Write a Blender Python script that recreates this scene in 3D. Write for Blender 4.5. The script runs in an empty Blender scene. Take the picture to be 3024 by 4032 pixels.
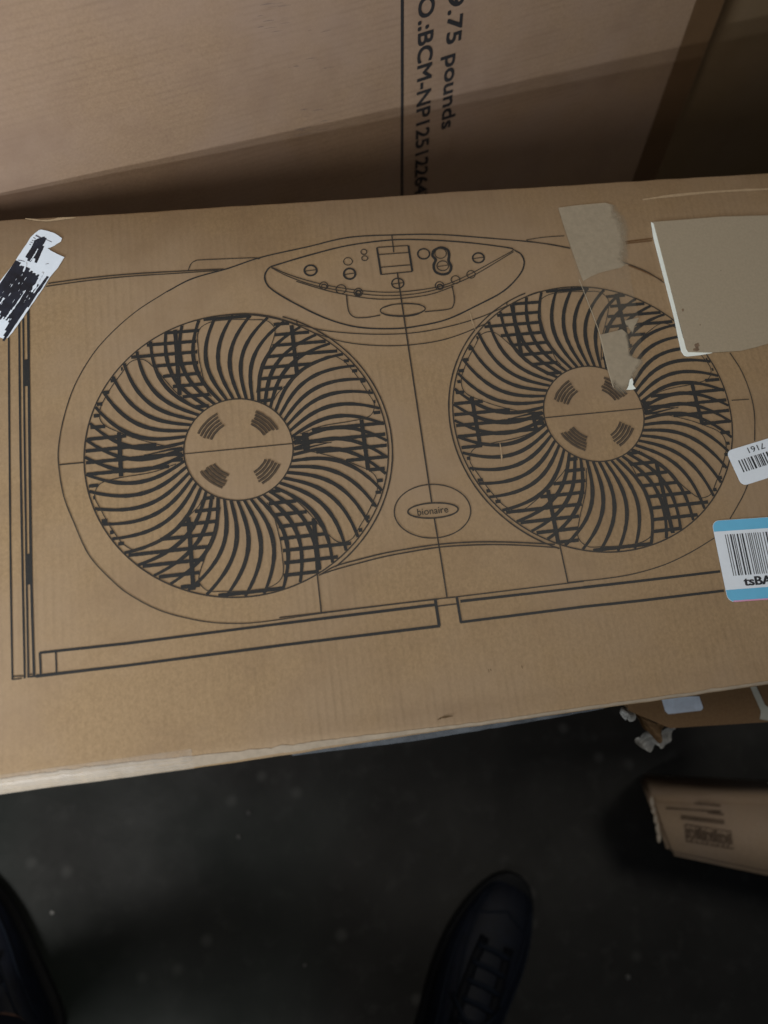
import bpy, bmesh, math, random
import numpy as np
from mathutils import Matrix, Vector, noise
random.seed(7)
rnd = random.Random(3)
scene = bpy.context.scene
COL = scene.collection

# ------------------------------------------------------------------ camera
H = 0.62                       # height of the fan carton's top above the floor
S = 0.12                       # radius in metres of one printed fan grille
RC = np.array([[0.98803836, 0.13214125, -0.07949149],
               [-0.10577934, 0.95584975, 0.27415687],
               [0.11220935, -0.26246895, 0.95839403]])
W = np.array([RC[:, 0], -RC[:, 1], -RC[:, 2]])
TC = np.array([-0.96776924, -0.42057926, 5.33173397])
_c = -RC.T @ TC
CAM = np.array([_c[0] * S, -_c[1] * S, -_c[2] * S + H])
FPX = 3150.0

cd = bpy.data.cameras.new("camera")
cam = bpy.data.objects.new("camera", cd); COL.objects.link(cam)
cd.sensor_fit = 'VERTICAL'; cd.sensor_height = 36.0
cd.lens = 36.0 * FPX / 4032.0
cd.clip_start = 0.02; cd.clip_end = 60
cd.dof.use_dof = True; cd.dof.focus_distance = 0.66; cd.dof.aperture_fstop = 3.0
m = Matrix.Identity(4)
for k, v in enumerate((W @ np.array([1, 0, 0]), W @ np.array([0, -1, 0]), W @ np.array([0, 0, -1]))):
    for r in range(3): m[r][k] = v[r]
for r in range(3): m[r][3] = CAM[r]
cam.matrix_world = m
scene.camera = cam

# ------------------------------------------------------------------ world, lamps, exposure
world = bpy.data.worlds.new("World"); scene.world = world; world.use_nodes = True
bg = world.node_tree.nodes['Background']
bg.inputs[0].default_value = (0.75, 0.85, 1.0, 1); bg.inputs[1].default_value = 0.04
scene.view_settings.view_transform = 'Standard'; scene.view_settings.look = 'None'
scene.view_settings.exposure = 0.0; scene.view_settings.gamma = 1.0

def area(name, loc, target, sx, sy, power, color):
    l = bpy.data.lights.new(name, 'AREA'); l.shape = 'RECTANGLE'; l.size = sx; l.size_y = sy
    l.energy = power; l.color = color
    o = bpy.data.objects.new(name, l); COL.objects.link(o)
    o.location = loc
    o.rotation_euler = (Vector(target) - Vector(loc)).to_track_quat('-Z', 'Y').to_euler()
    return o
# window light from the left as strips tilted off the floor; added fills
area("window_lamp_low", (-0.90, -0.80, H + 0.285), (-0.90, -0.80 + 0.7, H + 0.285 + 0.6), 0.5, 0.03, 37.0, (0.83, 0.93, 1.0))
area("window_lamp_high", (-0.90, -0.80, H + 0.375), (-0.90, -0.80 + 0.7, H + 0.375 + 0.6), 0.5, 0.04, 22.0, (0.83, 0.93, 1.0))
area("soft_fill_lamp", (-0.42, -0.72, H + 0.62), (0.2, 0.05, H), 0.45, 0.3, 10.0, (1.0, 0.97, 0.93))  # added soft fill for the lid, no visible source
area("right_fill_lamp", (0.50, -0.04, H + 0.95), (0.32, -0.05, H), 0.3, 0.2, 3.0, (1.0, 0.94, 0.84))  # added overhead fill that lifts the right side, no visible source

# ------------------------------------------------------------------ helpers
def ray(u, v): return W @ np.array([(u - 1512) / FPX, (v - 2016) / FPX, 1.0])
def P(u, v, z=H):
    d = ray(u, v); return CAM + d * ((z - CAM[2]) / d[2])
def PP(u, v, o, n):
    d = ray(u, v); return CAM + d * (np.dot(np.array(o) - CAM, n) / np.dot(d, n))

def catmull(pts, n=6, closed=False):
    pts = [np.array(p, float) for p in pts]
    if len(pts) < 3: return pts
    out = []
    N = len(pts)
    rng = range(N) if closed else range(N - 1)
    for i in rng:
        p0 = pts[(i - 1) % N] if closed or i > 0 else 2 * pts[0] - pts[1]
        p1 = pts[i]; p2 = pts[(i + 1) % N]
        p3 = pts[(i + 2) % N] if closed or i < N - 2 else 2 * pts[-1] - pts[-2]
        for k in range(n):
            t = k / n
            out.append(0.5 * ((2 * p1) + (-p0 + p2) * t + (2 * p0 - 5 * p1 + 4 * p2 - p3) * t * t + (-p0 + 3 * p1 - 3 * p2 + p3) * t ** 3))
    out.append(pts[0] if closed else pts[-1])
    return out

class Flat:
    """collects flat printed shapes given in a frame (origin, ex, ey, ez)"""
    def __init__(s, o=(0, 0, 0), ex=(1, 0, 0), ey=(0, 1, 0), ez=(0, 0, 1), lift=0.0003, step=4e-7):
        s.o, s.ex, s.ey, s.ez = [np.array(q, float) for q in (o, ex, ey, ez)]
        s.v = []; s.f = []; s.lift = lift; s.k = 0; s.step = step
    def _p(s, p): return tuple(s.o + s.ex * p[0] + s.ey * p[1] + s.ez * (s.lift + s.k * s.step))
    def ribbon(s, pts, w, wob=0.06, closed=False):
        pts = [np.array(p[:2], float) for p in pts]
        n = len(pts); b = len(s.v); s.k += 1
        for i, p in enumerate(pts):
            if closed: t = pts[(i + 1) % (n - 1)] - pts[(i - 1) % (n - 1)]
            else: t = pts[min(i + 1, n - 1)] - pts[max(i - 1, 0)]
            t = t / (np.linalg.norm(t) + 1e-12); nn = np.array([-t[1], t[0]])
            ww = (w(i / (n - 1)) if callable(w) else w) * 0.5 * (1 + rnd.uniform(-wob, wob))
            s.v.append(s._p(p + nn * ww)); s.v.append(s._p(p - nn * ww))
        for i in range(n - 1):
            a = b + 2 * i; s.f.append((a, a + 1, a + 3, a + 2))
    def poly(s, pts):
        b = len(s.v); s.k += 1
        for p in pts: s.v.append(s._p(p))
        s.f.append(tuple(range(b, b + len(pts))))
    def rect(s, x0, y0, x1, y1): s.poly([(x0, y0), (x1, y0), (x1, y1), (x0, y1)])
    def circle(s, c, r, w, n=28, sy=1.0, rot=0.0):
        ca, sa = math.cos(rot), math.sin(rot)
        pts = []
        for i in range(n + 1):
            a = 2 * math.pi * i / n; x, y = r * math.cos(a), r * sy * math.sin(a)
            pts.append((c[0] + x * ca - y * sa, c[1] + x * sa + y * ca))
        s.ribbon(pts, w, closed=True)
    def build(s, name, mat, parent=None):
        me = bpy.data.meshes.new(name); me.from_pydata(s.v, [], s.f); me.update()
        # make every face look along ez
        bm = bmesh.new(); bm.from_mesh(me)
        for f in bm.faces:
            f.normal_update()
            if f.normal.dot(Vector(s.ez)) < 0: f.normal_flip()
        bm.to_mesh(me); bm.free()
        return link(name, me, mat, parent)

def link(name, me, mat, parent=None):
    o = bpy.data.objects.new(name, me); COL.objects.link(o)
    for mm in (mat if isinstance(mat, (list, tuple)) else [mat]):
        me.materials.append(mm)
    if parent is not None:
        o.parent = parent
        o.matrix_parent_inverse = parent.matrix_world.inverted()
    return o
def from_bm(name, bm, mat, parent=None, smooth=False):
    me = bpy.data.meshes.new(name); bm.to_mesh(me); bm.free()
    if smooth:
        for p in me.polygons: p.use_smooth = True
    return link(name, me, mat, parent)
def thing(name, label, cat, loc, group=None):
    o = bpy.data.objects.new(name, None); COL.objects.link(o)
    o.location = loc; o.empty_display_size = 0.05
    o['label'] = label; o['category'] = cat
    if group: o['group'] = group
    bpy.context.view_layer.update()
    return o
def tag(o, label, cat, group=None):
    o['label'] = label; o['category'] = cat
    if group: o['group'] = group
    return o

# ------------------------------------------------------------------ materials
def new_mat(name):
    mt = bpy.data.materials.new(name); mt.use_nodes = True
    nt = mt.node_tree; b = nt.nodes['Principled BSDF']
    return mt, nt, b
def N(nt, t, **kw):
    n = nt.nodes.new(t)
    for k, v in kw.items():
        if hasattr(n, k): setattr(n, k, v)
        else: n.inputs[k].default_value = v
    return n
def mixc(nt, fac, a, b, mode='MIX'):
    n = nt.nodes.new('ShaderNodeMix'); n.data_type = 'RGBA'; n.blend_type = mode
    for sock, val in ((n.inputs[0], fac), (n.inputs[6], a), (n.inputs[7], b)):
        if isinstance(val, bpy.types.NodeSocket): nt.links.new(val, sock)
        elif isinstance(val, (int, float)): sock.default_value = val
        else: sock.default_value = (*val, 1) if len(val) == 3 else val
    return n.outputs[2]
def noise_at(nt, co, scale, detail=4, vs=(1, 1, 1), rough=0.6, loc=(0, 0, 0)):
    mp = N(nt, 'ShaderNodeMapping'); mp.inputs['Scale'].default_value = vs; mp.inputs['Location'].default_value = loc
    nt.links.new(co, mp.inputs[0])
    n = N(nt, 'ShaderNodeTexNoise'); n.inputs['Scale'].default_value = scale
    n.inputs['Detail'].default_value = detail; n.inputs['Roughness'].default_value = rough
    nt.links.new(mp.outputs[0], n.inputs['Vector'])
    return n.outputs[0]
def ramp(nt, fac, stops):
    r = N(nt, 'ShaderNodeValToRGB'); e = r.color_ramp.elements
    while len(e) < len(stops): e.new(0.5)
    for k, (p, c) in enumerate(stops):
        e[k].position = p; e[k].color = (*c, 1) if not isinstance(c, (int, float)) else (c, c, c, 1)
    nt.links.new(fac, r.inputs[0]); return r.outputs[0]

def board_color(nt, co, c1, c2, flute=0.13, flute_axis='X', period=0.0062, blotch=0.16):
    """kraft liner: fibre speckle, faint broken flute lines, slow colour drift"""
    fib = noise_at(nt, co, 480, 3, (1, 0.8, 1))
    big = noise_at(nt, co, 7, 4, loc=(3, 1, 0))
    base = mixc(nt, ramp(nt, fib, [(0.3, 0.0), (0.7, 1.0)]), c1, c2)
    base = mixc(nt, ramp(nt, big, [(0.40, 0.0), (0.66, blotch * 5)]), base, tuple(q * f for q, f in zip(c2, (0.92, 0.96, 1.12))))
    big2 = noise_at(nt, co, 17, 5, loc=(7, 4, 2))
    base = mixc(nt, ramp(nt, big2, [(0.50, 0.0), (0.72, 0.5)]), base, tuple(q * f for q, f in zip(c1, (0.88, 0.86, 0.92))))
    # fine dark fibres
    f2 = noise_at(nt, co, 1000, 2, (1, 0.5, 1), loc=(9, 2, 4))
    base = mixc(nt, ramp(nt, f2, [(0.60, 0.0), (0.78, 0.25)]), base, tuple(q * 0.62 for q in c1))
    wv = N(nt, 'ShaderNodeTexWave'); wv.bands_direction = flute_axis; wv.wave_profile = 'SIN'
    wv.inputs['Scale'].default_value = 0.314 / period; wv.inputs['Distortion'].default_value = 0.9
    wv.inputs['Detail'].default_value = 1; wv.inputs['Detail Scale'].default_value = 6
    nt.links.new(co, wv.inputs['Vector'])
    line = ramp(nt, wv.outputs[0], [(0.45, 0.0), (1.0, 1.0)])
    msk = noise_at(nt, co, 75, 3, (1.6, 0.5, 1) if flute_axis == 'X' else (0.35, 1, 1.6), loc=(5, 5, 5))
    m2 = ramp(nt, msk, [(0.35, 0.0), (0.70, 1.0)])
    area_m = ramp(nt, noise_at(nt, co, 6, 2, loc=(1, 7, 2)), [(0.38, 0.0), (0.58, 1.0)])
    f = mixc(nt, 1.0, line, m2, 'MULTIPLY'); f = mixc(nt, 1.0, f, area_m, 'MULTIPLY')
    f = mixc(nt, 1.0, f, (flute * 3,) * 3, 'MULTIPLY')
    base = mixc(nt, f, base, tuple(q * 0.55 for q in c1))
    return base, wv.outputs[0], fib

def cardboard(name, c1, c2, flute=0.13, axis='X', rough=0.62, bump=0.25, period=0.0062, sheen=0.3):
    mt, nt, b = new_mat(name)
    co = N(nt, 'ShaderNodeTexCoord').outputs['Object']
    base, wv, fib = board_color(nt, co, c1, c2, flute, axis, period)
    nt.links.new(base, b.inputs['Base Color'])
    b.inputs['Roughness'].default_value = rough; b.inputs['Specular IOR Level'].default_value = sheen
    add = N(nt, 'ShaderNodeMath', operation='MULTIPLY_ADD'); nt.links.new(wv, add.inputs[0]); add.inputs[1].default_value = 0.35
    nt.links.new(fib, add.inputs[2])
    slow = noise_at(nt, co, 14, 3, loc=(8, 8, 0))
    ad2 = N(nt, 'ShaderNodeMath', operation='MULTIPLY_ADD'); nt.links.new(slow, ad2.inputs[0]); ad2.inputs[1].default_value = 9
    nt.links.new(add.outputs[0], ad2.inputs[2])
    bp = N(nt, 'ShaderNodeBump'); bp.inputs['Strength'].default_value = bump; bp.inputs['Distance'].default_value = 0.0003
    nt.links.new(ad2.outputs[0], bp.inputs['Height']); nt.links.new(bp.outputs[0], b.inputs['Normal'])
    return mt
def simple(name, col, rough=0.6, spec=0.3, var=0.0, scale=60, metal=0.0):
    mt, nt, b = new_mat(name)
    co = N(nt, 'ShaderNodeTexCoord').outputs['Object']
    n = noise_at(nt, co, scale, 5)
    c = mixc(nt, ramp(nt, n, [(0.3, 0.0), (0.7, 1.0)]), tuple(q * (1 - var) for q in col), tuple(min(1, q * (1 + var)) for q in col))
    nt.links.new(c, b.inputs['Base Color'])
    b.inputs['Roughness'].default_value = rough; b.inputs['Specular IOR Level'].default_value = spec
    b.inputs['Metallic'].default_value = metal
    return mt
K1, K2 = (0.235, 0.157, 0.084), (0.297, 0.201, 0.110)
M_board = cardboard('kraft_cardboard', K1, K2, flute=0.085)
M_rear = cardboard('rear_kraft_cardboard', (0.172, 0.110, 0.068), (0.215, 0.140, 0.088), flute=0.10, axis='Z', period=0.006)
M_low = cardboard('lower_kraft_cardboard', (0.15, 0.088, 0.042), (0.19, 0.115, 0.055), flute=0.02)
M_shaded = cardboard('shaded_kraft_cardboard', (0.10, 0.064, 0.030), (0.125, 0.08, 0.04), flute=0.03, axis='Z')  # shade on the set-back carton is put into this board colour
M_floorbox = cardboard('pale_kraft_cardboard', (0.36, 0.26, 0.17), (0.44, 0.32, 0.215), flute=0.02)
def ink(name, col, wear=0.35):
    mt, nt, b = new_mat(name)
    co = N(nt, 'ShaderNodeTexCoord').outputs['Object']
    n1 = noise_at(nt, co, 700, 3); n2 = noise_at(nt, co, 30, 3, loc=(2, 2, 2))
    f = ramp(nt, n1, [(0.58, 0.0), (0.80, 1.0)])
    g = ramp(nt, n2, [(0.35, wear * 0.3), (0.75, wear)])
    f = mixc(nt, 1.0, f, g, 'MULTIPLY')
    nt.links.new(mixc(nt, f, col, K1), b.inputs['Base Color'])
    b.inputs['Roughness'].default_value = 0.55; b.inputs['Specular IOR Level'].default_value = 0.25
    return mt
M_ink = ink('black_flexo_ink', (0.023, 0.023, 0.023))
M_ink_thin = ink('thin_line_ink', (0.036, 0.030, 0.025), 0.4)
M_ink_brown = ink('brown_faded_ink', (0.12, 0.062, 0.026), 0.4)
M_ink_vent = ink('vent_print_ink', (0.075, 0.052, 0.034), 0.4)
M_ink_deep = simple('rear_print_ink', (0.016, 0.015, 0.016), 0.6, 0.2, 0.1, 300)
M_white = simple('white_label_paper', (0.66, 0.72, 0.80), 0.45, 0.4, 0.03, 90)
M_blue = simple('blue_label_print', (0.115, 0.42, 0.66), 0.45, 0.4, 0.04, 90)
M_pink = simple('pink_label_edge', (0.62, 0.28, 0.45), 0.5, 0.3, 0.04)
M_barcode = simple('barcode_print', (0.015, 0.017, 0.024), 0.5, 0.3, 0.1)
M_greykraft = simple('grey_kraft_paper', (0.305, 0.255, 0.185), 0.75, 0.15, 0.07, 500)
M_whiteback = simple('white_paper_backing', (0.74, 0.78, 0.74), 0.6, 0.2, 0.03)
M_stain = simple('brown_stain', (0.16, 0.11, 0.075), 0.7, 0.1, 0.3, 400)
M_browntape = simple('brown_packing_tape', (0.085, 0.048, 0.024), 0.28, 0.4, 0.06, 40)
M_crease = simple('pale_crease_kraft', (0.34, 0.245, 0.15), 0.6, 0.3, 0.08, 300)

def clear(name, tint, alpha, rough):
    mt, nt, b = new_mat(name)
    b.inputs['Base Color'].default_value = (*tint, 1); b.inputs['Roughness'].default_value = rough
    b.inputs['Specular IOR Level'].default_value = 0.6
    co = N(nt, 'ShaderNodeTexCoord').outputs['Object']
    n = noise_at(nt, co, 60, 4, (1, 1, 1))
    r = ramp(nt, n, [(0.3, alpha * 0.5), (0.75, alpha * 1.4)])
    nt.links.new(r, b.inputs['Alpha'])
    bp = N(nt, 'ShaderNodeBump'); bp.inputs['Strength'].default_value = 0.3; bp.inputs['Distance'].default_value = 0.0006
    nt.links.new(noise_at(nt, co, 110, 3), bp.inputs['Height']); nt.links.new(bp.outputs[0], b.inputs['Normal'])
    return mt
M_clear = clear('clear_packing_tape', (0.55, 0.53, 0.50), 0.16, 0.22)
M_residue = simple('grey_paper_residue', (0.265, 0.215, 0.150), 0.7, 0.2, 0.08, 200)
M_film = clear('plastic_film', (0.40, 0.40, 0.38), 0.8, 0.4)

# ------------------------------------------------------------------ floor
def make_floor():
    bm = bmesh.new()
    n = 40; L = 5.0
    vs = [[bm.verts.new((-L + 2 * L * i / n, -L + 2 * L * j / n, 0)) for j in range(n + 1)] for i in range(n + 1)]
    for i in range(n):
        for j in range(n): bm.faces.new((vs[i][j], vs[i + 1][j], vs[i + 1][j + 1], vs[i][j + 1]))
    mt, nt, b = new_mat('dark_sealed_concrete')
    co = N(nt, 'ShaderNodeTexCoord').outputs['Object']
    a = noise_at(nt, co, 5.5, 6); c = noise_at(nt, co, 38, 5, loc=(4, 4, 4)); g = noise_at(nt, co, 1.2, 2, loc=(9, 3, 1))
    col = mixc(nt, ramp(nt, a, [(0.35, 0.0), (0.68, 1.0)]), (0.019, 0.0185, 0.017), (0.036, 0.0355, 0.033))
    col = mixc(nt, ramp(nt, c, [(0.54, 0.0), (0.72, 0.55)]), col, (0.058, 0.057, 0.054))
    vo = N(nt, 'ShaderNodeTexVoronoi'); vo.inputs['Scale'].default_value = 22; vo.inputs['Randomness'].default_value = 1
    nt.links.new(co, vo.inputs['Vector'])
    spk = ramp(nt, vo.outputs['Distance'], [(0.06, 1.0), (0.24, 0.0)])
    sel = N(nt, 'ShaderNodeSeparateColor'); nt.links.new(vo.outputs['Color'], sel.inputs[0])
    s2 = ramp(nt, sel.outputs[0], [(0.72, 0.0), (0.80, 0.8)])
    col = mixc(nt, mixc(nt, 1.0, spk, s2, 'MULTIPLY'), col, (0.085, 0.085, 0.08))
    # greenish paint stain to the left
    col = mixc(nt, ramp(nt, g, [(0.52, 0.0), (0.62, 0.6)]), col, (0.019, 0.033, 0.028))
    nt.links.new(col, b.inputs['Base Color'])
    nt.links.new(ramp(nt, a, [(0.3, 0.62), (0.7, 0.45)]), b.inputs['Roughness'])
    b.inputs['Specular IOR Level'].default_value = 0.3
    bp = N(nt, 'ShaderNodeBump'); bp.inputs['Strength'].default_value = 0.25; bp.inputs['Distance'].default_value = 0.002
    nt.links.new(c, bp.inputs['Height']); nt.links.new(bp.outputs[0], b.inputs['Normal'])
    o = from_bm('floor', bm, mt); o['kind'] = 'structure'
make_floor()

# ------------------------------------------------------------------ fan carton
X0, X1, YB, YF = -0.235, 0.545, 0.2268, -0.2385
BOXH = 0.17
carton = thing('fan_carton', 'long brown cardboard carton printed with a line drawing of a twin window fan', 'cardboard box', (0.155, -0.005, H - BOXH))
def carton_shell():
    bm = bmesh.new(); rings = []
    nx = 130
    for i in range(nx + 1):
        x = X0 + (X1 - X0) * i / nx
        wf = 0.0011 * noise.noise(Vector((x * 9, 3.1, 0))) + 0.0004 * noise.noise(Vector((x * 60, 1.1, 0)))
        wb = 0.0009 * noise.noise(Vector((x * 7, 8.1, 2))) + 0.0005 * noise.noise(Vector((x * 45, 5.1, 0)))
        t = max(0.0, min(1.0, (x - 0.02) / 0.12)); rf = 0.0125 - 0.0075 * t      # soft crushed edge on the left, crisper on the right
        rfz = 0.009 - 0.004 * t
        prof = [(YB + wb, -BOXH), (YB + wb, -0.0022), (YB + wb - 0.0006, -0.0007), (YB + wb - 0.0022, 0)]
        for y in (0.15, 0.05, -0.05, -0.15): prof.append((y, 0))
        yf = YF + wf + 0.0022 * t
        dip = 0.0011 * t * (1 + 0.5 * noise.noise(Vector((x * 12, 4, 4))))
        prof += [(-0.205, 0), (-0.2125, -dip * .6), (-0.2175, -dip), (-0.222, -dip * .55)]
        for k in range(7):
            a = math.pi / 2 * k / 6
            prof.append((yf + rf - rf * math.sin(a), -rfz + rfz * math.cos(a)))
        prof.append((yf, -BOXH))
        rings.append([bm.verts.new((x, y, H + z)) for y, z in prof])
    for a, b in zip(rings[:-1], rings[1:]):
        for k in range(len(a)):
            k2 = (k + 1) % len(a)
            bm.faces.new((a[k], a[k2], b[k2], b[k]))
    bm.faces.new(rings[0][::-1]); bm.faces.new(rings[-1])
    bmesh.ops.recalc_face_normals(bm, faces=bm.faces)
    o = from_bm('carton_shell', bm, M_board, carton, smooth=True)
    try: o.data.set_sharp_from_angle(angle=math.radians(40))
    except Exception: pass
    return o
carton_shell()

# --- printed fan (one design, used twice)
DTH = lambda x: 65.2 * x - 173.3 * x * x + 98.0 * x ** 3
CCW = [(.36, 19.5), (.42, 22), (.47, 22.8), (.55, 21.4), (.66, 19.3), (.72, 18.2), (.80, 16.5), (.89, 14.7), (.94, 12.0), (.962, 7.5)]
CW = [(.36, -20.6), (.42, -20.2), (.46, -19.6), (.53, -18.6), (.60, -18.6), (.68, -19.3), (.75, -19.9), (.84, -20.2), (.91, -19.8), (.95, -17.8), (.972, -14.5)]
def interp(tab, r): return float(np.interp(r, [q[0] for q in tab], [q[1] for q in tab]))
def in_blade(r, th, rot=0.0):
    for k in range(6):
        c = 89 + rot + 60 * k
        d = (th - c + 180) % 360 - 180
        if interp(CW, r) <= d <= interp(CCW, r): return r < 0.955 + 0.012 * (1 if d < -8 else 0)
    return False
def pol(r, th): a = math.radians(th); return (r * math.cos(a), r * math.sin(a))
def fan_print(centre, x0, rot, ring_side, name):
    F = Flat(o=(centre[0], centre[1], H), ex=(S, 0, 0), ey=(0, S, 0))
    # front ribs
    for k in range(52):
        o = 0.9 + 360 / 52 * k + rnd.uniform(-.15, .15)
        pts = []
        for j in range(22):
            r = 0.362 + (0.995 - 0.362) * j / 21
            pts.append(pol(r, o + DTH(r - .36)))
        F.ribbon(pts, lambda t: 0.0205 + 0.0075 * math.sin(math.pi * min(1, t * 1.1)), 0.10)
    # rear grille bars, seen only between and beyond the blades
    def clip_line(a, b, w):
        n = int(math.hypot(b[0] - a[0], b[1] - a[1]) / 0.012) + 1
        run = []
        for i in range(n + 1):
            t = i / n; x = a[0] + (b[0] - a[0]) * t; y = a[1] + (b[1] - a[1]) * t
            r = math.hypot(x, y); th = math.degrees(math.atan2(y, x))
            ok = 0.37 < r < 0.993 and not in_blade(r, th, rot)
            if ok: run.append((x, y))
            if (not ok or i == n):
                if len(run) > 1: F.ribbon(run, w, 0.08)
                run = []
    for k in range(-12, 13):
        y = 0.0812 * k + 0.004
        clip_line((-1, y), (1, y + 0.0), 0.0245)
    for xv, a, b in ((-.40, -1, 1), (.40, -1, 1), (-.81, -.22, .22), (.80, -.24, .16)):
        clip_line((xv + x0, a), (xv + x0, b), 0.028)
    clip_line((x0 + .415, -.08), (x0 + .415, .08), 0.03)
    # radial clutter next to the hub at the sides
    for s in (0, 180):
        for d in (-6, 0, 6):
            F.ribbon([pol(.37, s + d), pol(.44, s + d * 0.9), pol(.62, s + d * 0.75 + (3 if d else -2))], lambda t: 0.024 * (1 - t) + 0.003, 0.1)
    F.build('fan_drawing', M_ink, carton)
    T = Flat(o=(centre[0], centre[1], H), ex=(S, 0, 0), ey=(0, S, 0), lift=0.00032)
    for k in range(6):                                  # blade outlines
        c = 89 + rot + 60 * k
        pts = [pol(r, c + a) for r, a in CCW[1:]] + [pol(.962, c + a) for a in (3, -3, -9)] + [pol(r, c + a) for r, a in CW[::-1][:-1]]
        T.ribbon(catmull(pts, 3), 0.0062, 0.2)
    T.circle((0, 0), 1.0, 0.0095, 140); T.circle((0, 0), 0.36, 0.009, 80)
    T.ribbon([pol(1.028, a) for a in np.linspace(ring_side[0], ring_side[1], 60)], 0.010, 0.15)
    T.ribbon([(-.36, 0), (.36, 0)], 0.0065, 0.1)
    T.build('fan_outline', M_ink_thin, carton)
    for c in (135.5, 43, 226, 314):
        V = Flat(o=(centre[0], centre[1], H), ex=(S, 0, 0), ey=(0, S, 0), lift=0.00034)
        V2 = Flat(o=(centre[0], centre[1], H), ex=(S, 0, 0), ey=(0, S, 0), lift=0.00037)
        for j in range(5):
            r = .196 + .0235 * j
            V.ribbon([pol(r + rnd.uniform(-.0015, .0015), a) for a in np.linspace(c - 19 + rnd.uniform(-2, 2), c + 19 + rnd.uniform(-2, 2), 9)], 0.0175, 0.12)
            V2.ribbon([pol(r - .006, a) for a in np.linspace(c - 17, c + 17, 9)], 0.006, 0.4)
        V.build('hub_vent_print', M_ink_vent, carton); V2.build('hub_vent_lines', M_ink_thin, carton)
FL = (0.0, 0.0); FR = (2.471 * S, 0.0116 * S)
fan_print(FL, 0.04, 0, (-58, 68), 'left')
fan_print(FR, -0.035, 2.0, (108, 245), 'right')

# --- housing lines traced on the lid
def Z(pts, ox, oy, s): return [(ox + x / s, oy + y / s) for x, y in pts]
LN = Flat(lift=0.0003); LT = Flat(lift=0.00036)
LN.o = np.array([0, 0, H]); LT.o = np.array([0, 0, H])
PXM = 0.6 / 3150 * 1.32
def line(pts, wpx, F=LN, smooth=True, closed=False, ox=0, oy=0, s=1.0):
    q = [P(u, v)[:2] for u, v in Z(pts, ox, oy, s)]
    if smooth and len(q) > 2: q = catmull(q, 5, closed)
    F.ribbon(q, wpx * PXM, 0.10, closed=closed and False)
z3 = dict(ox=900, oy=850, s=1.2762); z4 = dict(ox=200, oy=1150, s=1.185); z6 = dict(ox=1100, oy=1850, s=1.3825)
z5 = dict(ox=1700, oy=1050, s=1.253); zl = dict(ox=0, oy=1100, s=1.302); z2 = dict(ox=1474, oy=0, s=1.0703)
# housing outline
line([(656, 1150), (757, 1098), (897, 1058), (1028, 1014), (1214, 972), (1370, 936), (1543, 926), (1723, 924), (1919, 938), (2060, 950), (2160, 962), (2243, 977)], 4.6)
line([(540, 0), (400, 90), (280, 195), (190, 300), (110, 440), (60, 590), (37, 720), (37, 810), (60, 950), (110, 1080), (180, 1230), (290, 1350), (380, 1420), (520, 1490), (700, 1535), (850, 1547), (1000, 1538), (1260, 1500), (1659, 1450)], 3.2, LT, **z4)
line([(1600, 2374), (1726, 2360)], 3.2, LT, smooth=False)
line([(0, 805), (840, 705), (965, 692), (1659, 607)], 3.6, LT, smooth=False, **z6)
line([(670, 1558), (850, 1540), (1000, 1515), (1150, 1470), (1280, 1408), (1400, 1335)], 3.2, LT, **z5)
line([(1470, 1245), (1530, 1140), (1560, 1070)], 3.4, LT, **z5)
line([(1470, 425), (1530, 520), (1575, 640), (1592, 740), (1592, 860)], 3.6, LT, **z5)
line([(935, -25), (1060, 25), (1145, 80)], 3.6, LT, **z5)
line([(1478, 660), (1565, 655)], 3.6, LT, **z5)
line([(300, 952), (430, 940)], 3.6, LT, **zl)
# strip behind the housing
line([(190, 1117), (330, 1098), (500, 1081), (700, 1069), (880, 1060)], 4.0, LT)
line([(181, 1129), (330, 1108), (500, 1090), (700, 1077), (860, 1066)], 3.6, LT)
line([(742, 1064), (752, 1040), (770, 1028), (800, 1024), (1008, 1016), (1016, 1022)], 3.2, LT)
line([(640, 1012), (720, 1000), (800, 995)], 3.2, LT, **z2)
line([(640, 1016), (730, 1030), (825, 1048)], 3.6, LT, **z2)
for fl in ([(1055, 1020), (1170, 1006)], [(1060, 1027), (1170, 1015)], [(1070, 1118), (1140, 1147), (1212, 1182)]):
    LB = Flat(lift=0.00036); LB.o = np.array([0, 0, H]); line(fl, 5, LB, **z2); LB.build('faded_line', M_ink_brown, carton)
# control panel
line([(215, 255), (400, 200), (600, 150), (820, 122), (1000, 122), (1200, 135), (1400, 160), (1435, 173)], 5.0, **z3)
line([(1435, 173), (1470, 195), (1485, 240), (1460, 300), (1380, 380), (1250, 450), (1100, 520), (950, 555), (820, 568), (650, 560), (500, 520), (350, 450), (230, 380), (190, 340), (182, 300), (198, 268), (215, 255)], 5.4, **z3)
line([(215, 258), (300, 295), (430, 335), (560, 362), (700, 380), (820, 385), (950, 375), (1080, 350), (1200, 300), (1330, 230), (1430, 175)], 3.6, LT, **z3)
line([(215, 262), (300, 305), (430, 350), (600, 383), (750, 401), (880, 399), (1000, 382), (1130, 345), (1250, 290), (1430, 182)], 3.6, LT, **z3)
line([(340, 330), (500, 378), (650, 408), (770, 420), (900, 413), (1020, 394), (1130, 355)], 3.6, LT, **z3)
def circ(x, y, r, w, bar=False, F=LT, sy=1.0, rot=0.0, n=26):
    pts = []
    for i in range(n + 1):
        a = 2 * math.pi * i / n; dx, dy = r * math.cos(a), r * sy * math.sin(a)
        pts.append((x + dx * math.cos(rot) - dy * math.sin(rot), y + dx * math.sin(rot) + dy * math.cos(rot)))
    line(pts, w, F, smooth=False, **z3)
    if bar: line([(x - r * .85, y + 4), (x + r * .85, y - 3)], 3.4, LT, smooth=False, **z3)
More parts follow.
